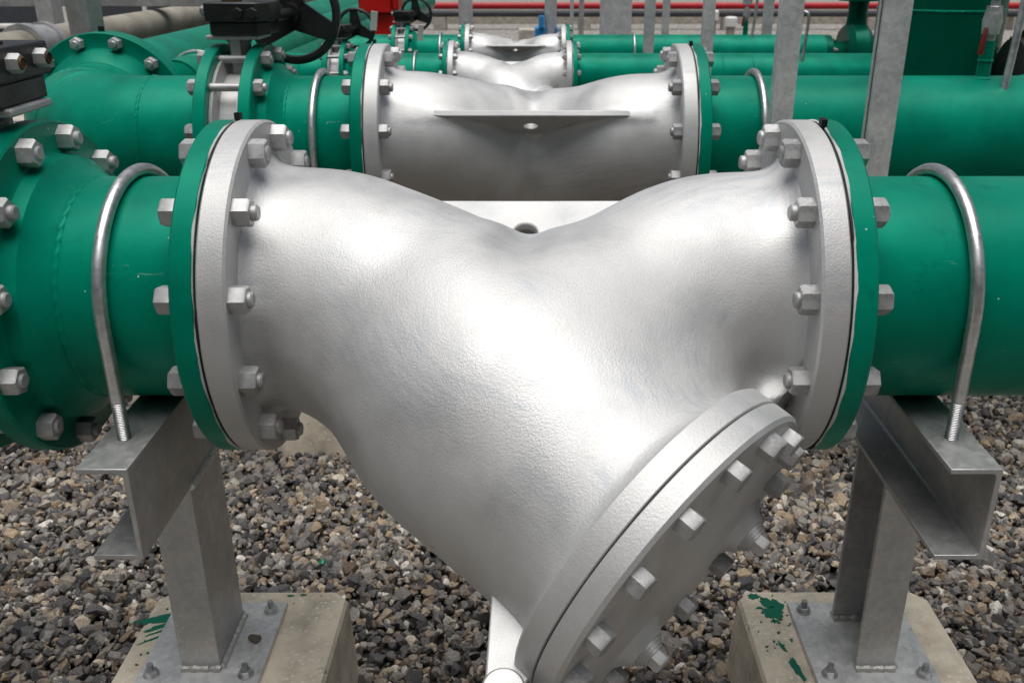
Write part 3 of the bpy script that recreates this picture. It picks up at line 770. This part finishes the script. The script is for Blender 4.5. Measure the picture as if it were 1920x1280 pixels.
def make_support(label, ztop, zplate, w=.086, h=.178, half=.32, k=1.):
    """Welded pipe stand: crosswise channel, channel post, base plate; origin below the pipe centre at the plinth top."""
    t = thing('pipe_support', label, 'pipe support', (0, 0, 0), 'steel stands under the pipes')
    tk = .0095
    mb = MB(); prism(mb, channel_section(w, h, tk), -half, half, Matrix.Translation((-w * .5, 0, ztop)) @ Matrix.Rotation(PI / 2, 4, 'X'))
    mb.build('cross_channel', 'steel', t, smooth=30, bevel=.0016)
    mb = MB(); dep = .172
    sec = [(x, z + dep / 2) for x, z in channel_section(w - .004, dep, tk)]
    prism(mb, sec, zplate, ztop - h, Matrix.Translation((-w * .5 + .002, 0, 0)))
    mb.build('post', 'steel', t, smooth=30, bevel=.0016)
    mb = MB(); box(mb, -.13, .13, -.135, .135, zplate - .014, zplate - .0005); mb.build('base_plate', 'plate', t, bevel=.002)
    mb = MB(); a, b_ = -w * .5 + .002, w * .5 - .002
    def bead(p, q):
        n = int((Vector(q) - Vector(p)).length / .004); P = [Vector(p).lerp(Vector(q), i / n) + Vector((0, 0, random.uniform(-.0008, .0008))) for i in range(n + 1)]
        tube(mb, P, [.0085 + .0009 * math.sin(i * 1.1) + random.uniform(-.0008, .0008) for i in range(n + 1)], 8)
    zz = zplate + .001; d2 = dep / 2
    bead((a, -d2 - .002, zz), (b_, -d2 - .002, zz)); bead((b_ + .002, -d2, zz), (b_ + .002, d2, zz)); bead((a, d2 + .002, zz), (b_, d2 + .002, zz)); bead((a, d2 - tk - .003, zz), (b_ - tk, d2 - tk - .003, zz))
    mb.build('weld', 'weld', t); mb = MB()
    bead((b_ + .001, -d2, ztop - h - .0), (b_ + .001, d2, ztop - h - .0))
    mb.build('weld', 'weld', t)
    me = None
    for sx in (-1, 1):
        for sy in (-1, 1):
            mb = MB(); m_ = frame((sx * .1, sy * .103, zplate), (0, 0, 1))
            if me is None:
                q = frame((0, 0, 0), (0, 0, 1)); lathe(mb, [(0, .017), (.0025, .017), (.0025, 0)], 20, q); hexnut(mb, .0025, .011, .0135, q)
                tube(mb, [(0, 0, .012 + .0012 * i) for i in range(14)], [.007 * (1 if i % 2 else .88) for i in range(14)], 10)
                o = mb.build('anchor_bolt', 'rod', t); me = o.data
            else: o = bpy.data.objects.new('anchor_bolt', me); C.objects.link(o); o.parent = t
            o.location = (sx * .1, sy * .103, zplate); o.rotation_euler = (0, 0, random.uniform(0, 1))
    return t
ZP = .272; PL = .257
def make_plinth(label, hw=.228, hd=.2, top=PL):
    t = MB(); c1 = .02
    lv = [(-.06, hw + .012, hd + .012), (top - .016, hw, hd), (top - .005, hw - .005, hd - .005), (top, hw - .016, hd - .016)]; v = []; f = []
    for z, a, b in lv:
        cc = .028
        for (x, y) in ((-a + cc, -b), (a - cc, -b), (a, -b + cc), (a, b - cc), (a - cc, b), (-a + cc, b), (-a, b - cc), (-a, -b + cc)): v.append((x + random.uniform(-.002, .002), y + random.uniform(-.002, .002), z))
    for i in range(len(lv) - 1):
        for k in range(8): k2 = (k + 1) % 8; f.append((i * 8 + k, i * 8 + k2, (i + 1) * 8 + k2, (i + 1) * 8 + k))
    f.append(tuple(range(24, 32)))
    t.add(v, f); o = t.build('concrete_plinth', 'concrete', smooth=25)
    return tag(o, label, 'plinth', 'concrete plinths under the pipe supports')
def splash(plinth, blobs):
    """Thin dried paint drips on a plinth top: (x, y, length, width, angle)."""
    for bi, (x, y, L, w, a) in enumerate(blobs):
        mb = MB(); n = 34 if L > .006 else 12; ring = []; ph = [random.uniform(0, 6) for _ in range(4)]
        for k in range(n):
            t = 2 * PI * k / n; j = 1 + .16 * math.sin(3 * t + ph[0]) + .12 * math.sin(7 * t + ph[1]) + .1 * math.sin(13 * t + ph[2]) + random.uniform(-.06, .06); px, py = L * math.cos(t) * j, w * math.sin(t) * j
            ring.append((x + px * math.cos(a) - py * math.sin(a), y + px * math.sin(a) + py * math.cos(a)))
        prism(mb, ring, .0, .0009 + .00006 * bi); mb.build('paint_splash', 'splash', plinth, loc=(0, 0, PL + .0003))
sup = make_support('grey steel channel stand left of the nearest strainer, on a stained plinth', H - .2035, ZP)
sup.location = (-.708, 0, 0)
SUPX = .727
sup_b = copy_tree(sup, None, 'grey steel channel stand right of the nearest strainer, open side facing the cover', (SUPX, 0, 0))
copy_tree(sup, None, 'steel stand below the second spool, behind the left front flange', (-.70, ROWS[1][0], 0))
copy_tree(sup, None, 'steel stand under the second green pipe, hidden behind the front cover', (SUPX, ROWS[1][0], 0))
pl = make_plinth('stained beige plinth with green paint streaks under the left front stand'); pl.location = (-.672, 0, 0)
def pcopy(label, x, y):
    c = pl.copy(); C.objects.link(c); c.location = (x, y, 0); c['label'] = label; return c
plr = pcopy('beige plinth with a green paint splash under the right front stand', .718, 0); plr.rotation_euler = (0, 0, PI)
pcopy('clean beige plinth behind the left front flange, second row', -.69, ROWS[1][0])
pcopy('beige plinth behind the front cover, second row', .72, ROWS[1][0])
splash(pl, [(-.17, .1, .075, .013, .35), (-.16, .075, .06, .007, .45), (-.165, .055, .04, .004, .5), (-.15, -.005, .013, .01, 0), (-.135, .01, .02, .004, .3), (-.16, .04, .05, .004, .6), (.09, .175, .008, .003, 0), (.12, .178, .007, .003, 0)] + [(-.16 + random.gauss(0, .028), .05 + random.gauss(0, .05), random.uniform(.0015, .004), random.uniform(.001, .003), random.random()) for _ in range(26)])
splash(plr, [(.19, -.172, .014, .01, 0), (.152, -.135, .022, .034, .3), (.158, -.11, .02, .018, 1.), (.175, -.12, .012, .006, .8), (.16, -.085, .007, .005, 0), (.185, -.13, .008, .004, 0), (.15, .07, .008, .035, .2), (.165, .0, .004, .018, .3)] + [(.16 + random.gauss(0, .022), -.09 + random.gauss(0, .06), random.uniform(.0015, .0045), random.uniform(.001, .003), random.random()) for _ in range(34)])
def loose_stone(name, label, loc, size, mat):
    import bmesh
    bm = bmesh.new()
    for q in rng.normal(size=(22, 3)): q = q / np.linalg.norm(q) * rng.uniform(.8, 1); bm.verts.new((q[0] * size, q[1] * size * .8, q[2] * size * .7))
    bmesh.ops.convex_hull(bm, input=bm.verts); bmesh.ops.delete(bm, geom=[v for v in bm.verts if not v.link_faces], context='VERTS')
    me = bpy.data.meshes.new(name); bm.to_mesh(me); bm.free(); me.materials.append(M[mat])
    o = bpy.data.objects.new(name, me); C.objects.link(o); o.location = loc; tag(o, label, 'stone')
loose_stone('stone', 'loose brown stone lying on the left base plate beside the weld', (-.617, -.0, ZP + .009), .0165, 'stone')
loose_stone('stone', 'stone splashed bright green among the grey gravel', (-.62, .62, .026), .016, 'splash')
ub = make_ubolt('steel U-bolt over the green spool left of the nearest strainer'); ub.location = (-.711, 0, H)
def ucopy(label, x, y, s=1.):
    c = ub.copy(); C.objects.link(c); c.location = (x, y, H); c.scale = (s,) * 3; c['label'] = label; return c
ucopy('steel U-bolt over the green pipe right of the nearest strainer', .727, 0)
ucopy('steel U-bolt over the spool left of the second strainer', -.69, ROWS[1][0])
ucopy('steel U-bolt over the pipe right of the second strainer, beside the grey post', .722, ROWS[1][0])
ss = ROWS[2][2]
ucopy('small U-bolt on the spool left of the third strainer', -.575, ROWS[2][0], ss)
ucopy('small U-bolt on the spool left of the farthest strainer', -.555, ROWS[3][0], ss)
ucopy('small U-bolt on the far pipe next to the grey strut', .60, ROWS[3][0], ss)
sm = make_support('small steel stand below the third spool', H - .1195, ZP, half=.2); sm.location = (-.575, ROWS[2][0], 0)
copy_tree(sm, None, 'small steel stand below the farthest spool', (-.555, ROWS[3][0], 0))
copy_tree(sm, None, 'small steel stand below the far pipe by the grey strut', (.60, ROWS[3][0], 0))
for x, y, lb in ((-.575, ROWS[2][0], 'plinth below the third spool'), (-.555, ROWS[3][0], 'plinth below the farthest spool'), (.6, ROWS[3][0], 'plinth below the far pipe by the grey strut')): pcopy('beige concrete ' + lb, x, y)

# ------------------------------------------------------------------ posts and struts
def strut(name, label, x, y, w, d, z0, z1, rz=0, tk=.004, lip=.016, foot=True, mat='post'):
    """Lipped C strut standing upright, open side +x."""
    a, b = w / 2, d / 2
    p = [(-a, -b), (a, -b), (a, -b + lip), (a - tk, -b + lip), (a - tk, -b + tk), (-a + tk, -b + tk), (-a + tk, b - tk), (a - tk, b - tk), (a - tk, b - lip), (a, b - lip), (a, b), (-a, b)]
    t = thing(name, label, 'post', (x, y, 0)); t.rotation_euler = (0, 0, rz)
    mb = MB(); prism(mb, p, z0, z1); mb.build('post', mat, t, smooth=0, bevel=.001)
    if foot:
        mb = MB(); box(mb, -a - .04, a + .04, -b - .04, b + .04, z0 - .01, z0); mb.build('foot_plate', 'plate', t)
    return t
strut('strut_post', 'pale galvanised channel post with open side, standing over the second pipe U-bolt', .742, 1.19, .062, .05, H - .2, 2.6, 0)
strut('strut_post', 'wide mottled galvanised post crossing in front of the second green pipe', 1.035, 1.17, .08, .05, H - .36, 2.6, PI, foot=False)
mb = MB(); box(mb, .7745, .994, 1.16, 1.23, H - .36, H - .22); PB = bpy.data.objects['strut_post.001']; o = mb.build('arm', 'post', None, bevel=.003); o.parent = PB; o.matrix_parent_inverse = (Matrix.Translation((1.035, 1.17, 0)) @ Matrix.Rotation(PI, 4, 'Z')).inverted()
strut('strut_post', 'narrow grey strut crossing the far pipe, beside the round grey column', .635, 3.7, .055, .045, .01, 2.6, PI)
strut('strut_post', 'grey strut in front of both far pipes, right of the narrow one', .78, 2.72, .05, .045, .01, 2.6, PI)
strut('strut_post', 'grey strut behind the far pipe, left of the pale channel post', 1.52, 4.7, .06, .045, .01, 2.6)
strut('strut_post', 'thin grey strut right of the round grey column, farthest of the struts', .94, 5.3, .05, .04, .01, 2.6, PI)
mb = MB(); lathe(mb, [(0, 0), (0, .19), (.015, .19), (.015, .118), (2.6, .118), (2.6, 0)], 40, frame((.61, 5.6, .0), (0, 0, 1)))
tag(mb.build('round_column', 'post'), 'thick round grey column behind the farthest strainer flange', 'column')
mb = MB(); lathe(mb, [(0, 0), (0, .11), (.75, .11), (.75, .055), (2.6, .045), (2.6, 0)], 24, frame((-.50, 5.6, .0), (0, 0, 1)))
tag(mb.build('pipe_post', 'post'), 'slim pale pipe post above the farthest strainer left flange', 'post')
for x, y, r, lb in ((.30, 6.0, .014, 'thin pale conduit left of the blue bracket gap, standing upright'), (.385, 6.2, .02, 'thin pale conduit standing nearest the round column'), (.325, 6.6, .01, 'black thin cable conduit between the pale ones')):
    mb = MB(); tube(mb, [(x, y, 0), (x, y, 2.4)], r, 10); tag(mb.build('conduit', 'darkgrey' if r < .012 else 'post'), lb, 'conduit')
t = thing('bracket_stand', 'bright blue bracket on a grey post behind the far saddle', 'stand', (.13, 5.7, 0))
mb = MB(); tube(mb, [(0, 0, 0), (0, 0, 2.4)], .045, 16); mb.build('post', 'post', t)
mb = MB(); box(mb, -.12, -.04, -.08, .08, .9, 1.16); box(mb, .04, .12, -.08, .08, .9, 1.16); box(mb, -.04, .04, .046, .08, .9, 1.1); mb.build('bracket', 'blue', t, bevel=.008)
mb = MB(); box(mb, -.09, -.05, -.1, .0, 1.16, 1.24); mb.build('bracket_ear', 'blue', t)

# ------------------------------------------------------------------ right hand equipment
t = thing('green_vessel', 'tall dark green round vessel behind the second pipe at the right', 'vessel', (1.96, ROWS[2][0], 0))
mb = MB(); lathe(mb, [(.25, 0), (.25, .2), (.32, .29), (2.4, .29), (2.5, .2), (2.52, 0)], 72, frame((0, 0, 0), (0, 0, 1))); mb.build('shell', 'green_dark', t)
mb = MB(); weld_ring(mb, 1.43, .29, mat=frame((0, 0, 0), (0, 0, 1))); weld_ring(mb, .9, .29, mat=frame((0, 0, 0), (0, 0, 1))); mb.build('weld', 'green', t)
for k in range(3):
    a = 2 * PI * k / 3 + .5; mb = MB(); box(mb, -.03, .03, -.03, .03, 0, .4, Matrix.Translation((.24 * math.cos(a), .24 * math.sin(a), 0))); mb.build('leg', 'green_dark', t)
t = thing('water_pump', 'green pump with round casing at the end of the far pipe', 'pump', (1.93, ROWS[3][0], H))
mb = MB(); lathe(mb, [(-.19, .0), (-.19, .118), (-.155, .118), (-.15, .118), (-.15, .09), (-.07, .08), (-.07, .16), (-.04, .19), (.04, .19), (.08, .15), (.1, .1), (.2, .08), (.2, 0)], 48); mb.build('casing', 'green_dark', t)
mb = MB(); lathe(mb, [(0, .07), (.2, .055), (.26, .06), (.26, .12), (.3, .12), (.3, .06), (.9, .06), (.9, 0)], 32, frame((0, 0, .05), (0, 0, 1))); mb.build('nozzle', 'green_dark', t)
mb = MB(); lathe(mb, [(.2, 0), (.2, .14), (.6, .14), (.62, .1), (.62, 0)], 32); mb.build('motor', 'green_dark', t)
mb = MB(); box(mb, -.1, .6, -.12, .12, -H, -.2); mb.build('bedplate', 'green_dark', t, bevel=.01)
for k in range(8):
    a = 2 * PI * (k + .5) / 8; mb = MB(); flange_bolt(mb, -.215, -.148, h=.014, cr=.014, r=.008); o = mb.build('bolt', 'bolt', t); o.location = (0, .1 * math.cos(a), .1 * math.sin(a))
t = thing('electric_motor', 'green motor with dark cooling fins at the right edge', 'motor', (2.45, 2.75, 0))
mb = MB(); lathe(mb, [(-.3, 0), (-.3, .1), (-.27, .16), (.5, .16), (.5, 0)], 40, frame((0, 0, H + .06), (1, 0, 0))); mb.build('housing', 'black', t)
mb = MB()
for k in range(30):
    a = 2 * PI * k / 30; box(mb, -.24, .48, -.004, .004, .155, .19, Matrix.Translation((0, 0, H + .06)) @ Matrix.Rotation(a, 4, 'X'))
mb.build('cooling_fins', 'black', t)
mb = MB(); box(mb, -.36, .6, -.25, -.13, H - .25, H + .02); box(mb, -.36, .6, -.2, .2, 0, H - .25); mb.build('base', 'green_dark', t, bevel=.01)
mb = MB(); tube(mb, catmull([(-.1, -.2, H + .3), (.02, -.22, H + .22), (.1, -.22, H + .08), (.3, -.22, H)], 6), .022, 10); mb.build('cable', 'rubber', t)

def gauge_valve(label, x, y, z, s=1., tubex=.07):
    t = thing('gauge_valve', label, 'valve', (x, y, z), 'small gauge valves on the pipes'); t.scale = (s,) * 3
    up = frame((0, 0, 0), (0, 0, 1))
    mb = MB(); lathe(mb, [(-.03, .036), (.0, .03), (.006, .022), (.05, .021), (.052, .024), (.056, .024), (.058, .021), (.115, .021), (.12, .0)], 24, up); mb.build('stub', 'green', t)
    mb = MB(); lathe(mb, [(.115, .018), (.135, .018), (.135, .026), (.175, .03), (.2, .026), (.2, .016), (.235, .014), (.235, 0)], 20, up); hexnut(mb, .2, .02, .024, up); mb.build('valve_body', 'steel', t)
    mb = MB(); tube(mb, [(-.026, -.02, .155), (-.032, -.03, .125), (-.034, -.03, .075)], [.005, .009, .01], 10); mb.build('lever', 'handle_red', t)
    mb = MB(); box(mb, -.04, .035, -.022, .022, .25, .33); tube(mb, [(-.05, -.02, .32), (.03, -.06, .35)], .007, 8); lathe(mb, [(.2, .008), (.26, .008)], 10, up); mb.build('manifold', 'plate', t, bevel=.004)
    mb = MB(); tube(mb, catmull([(.02, -.01, .325), (.045, -.02, .34), (.07, -.035, .31), (.062, -.05, .16), (.045, -.07, .0), (.042, -.075, -.04)], 8), .012, 12); mb.build('bent_tube', 'rod', t)
    return t
g1 = gauge_valve('gauge valve with red lever and bent steel tube on the second pipe', 1.455, ROWS[1][0] - .02, H + .2)
copy_tree(g1, None, 'small gauge valve with bent tube on the far pipe behind the grey struts', (1.27, ROWS[3][0], H + .115), .7)
g3 = copy_tree(g1, None, 'small gauge tube on the third pipe right of the pale channel post', (1.27, ROWS[2][0] - .03, H + .1), .62)
for x, lb in ((2.94, 'left one of two white capped vent stubs on the far gravel'), (3.25, 'right one of two white capped vent stubs on the far gravel')):
    t = thing('vent_stub', lb, 'vent pipe', (x, 14.4, .1 if x < 3 else .0), 'white capped vent stubs')
    mb = MB(); tube(mb, [(0, 0, 0), (0, 0, .55)], .07, 14); mb.build('stub', 'pipegrey', t)
    mb = MB(); lathe(mb, [(.55, 0), (.55, .1), (.68, .1), (.7, .08), (.7, 0)], 20, frame((0, 0, 0), (0, 0, 1))); mb.build('cap', 'white', t)

# ------------------------------------------------------------------ far background
mb = MB(); straight(mb, -9, 40, .075, frame((0, 21.4, .51), (1, 0, 0)), 24); tag(mb.build('red_pipe', 'red_far'), 'long thin red pipe running across the far side of the yard', 'pipe')
mb = MB(); straight(mb, -9, 40, .075, frame((0, 21.35, .345), (1, 0, 0)), 24); tag(mb.build('black_pipe', 'darkgrey'), 'dark grey pipe just below the long red pipe', 'pipe')
for i, x in enumerate((-5.5, -2.2, 1.2, 4.6, 8.0, 11.4)):
    mb = MB(); box(mb, x - .15, x + .15, 21.2, 21.6, -.01, .268); o = mb.build('pipe_block', 'concrete_far'); tag(o, 'low concrete block carrying the far red and grey pipes', 'block', 'blocks under the far red pipe')
mb = MB(); box(mb, -9, 45, 23.2, 23.5, -.05, .25); tag(mb.build('kerb_wall', 'concrete_far'), 'low beige concrete kerb behind the far red pipe', 'wall')
mb = MB(); straight(mb, -8, 45, .3, frame((0, 26, .75), (1, 0, 0)), 32); tag(mb.build('green_main', 'green_dark'), 'thick dark green pipe along the top edge beyond the red pipe', 'pipe')
mb = MB(); box(mb, -.24, .16, 14, 14.4, -.05, .53); tag(mb.build('concrete_block', 'concrete_far', bevel=.02), 'pale square concrete block seen in the far saddle', 'block')
t = thing('red_column', 'bright red valve column behind the farthest valve', 'column', (-1.05, 5.4, 0))
mb = MB(); prism(mb, [(-.08, -.1), (.085, -.1), (.085, .1), (-.08, .1)], 0, 1.28); mb.build('shaft', 'red', t, bevel=.01)
mb = MB(); prism(mb, [(-.18, -.14), (.05, -.14), (.05, .14), (-.18, .14)], 1.281, 2.1); mb.build('cabinet', 'red', t, bevel=.01)
mb = MB(); box(mb, .051, .1, -.12, .12, 1.3, 2.0); mb.build('flange_rib', 'red', t, bevel=.01)
# left: lagged pipe, posts, railings, pad and dark wall
t = thing('lagged_pipe', 'weathered beige grey pipe running back at the upper left', 'pipe', (-2.44, 0, H + .15))
mb = MB(); straight(mb, .6, 16, .085, frame((0, 0, 0), (0, 1, 0)), 48); mb.build('pipe', 'pipegrey', t)
mb = MB(); lathe(mb, [(2.98, .087), (2.98, .112), (3.04, .112), (3.04, .096), (3.18, .096), (3.18, .108), (3.22, .108), (3.22, .087)], 48, frame((0, 0, 0), (0, 1, 0))); mb.build('coupling', 'steel', t)
strut('frame_post', 'dark grey steel upright in front of the beige pipe at upper left', -2.1, 2.95, .15, .1, .0, 2.4, PI / 2, .008, .05, mat='steel')
strut('frame_post', 'pale grey steel upright behind the beige pipe coupling', -2.93, 4.3, .13, .1, .0, 2.4, PI / 2, .008, .04)
mb = MB(); box(mb, -9, -1.9, 4.6, 4.72, 1.36, 1.55); tag(mb.build('frame_beam', 'steel', bevel=.004), 'horizontal grey beam along the upper left edge', 'beam')
t = thing('railing', 'white tubular railing before the dark wall at upper left', 'railing', (0, 13.5, 0))
for z in (.62, .95): mb = MB(); tube(mb, [(-14, 0, z), (-3.4, 0, z)], .035, 10); mb.build('rail', 'white', t)
for x in np.arange(-13.5, -3.3, 1.25): mb = MB(); tube(mb, [(x, 0, 0), (x, 0, .95)], .035, 10); mb.build('baluster', 'white', t)
sheet('concrete_pad', -16, -4.2, 8.5, 18, -.006, 'concrete_far')
mb = MB(); box(mb, -22, -4.5, 18, 18.3, -.05, 3.0); tag(mb.build('dark_wall', 'wallpaint'), 'dark blue grey wall behind the white railing', 'wall')

mb = MB(); box(mb, -14, 16, -5.4, -5, -.05, 4.6); tag(mb.build('sky_block_wall', 'darkgrey'), 'added dark wall behind the viewer, blocking low sky light', 'wall')  # added out of view to cut horizon light and darken upright faces
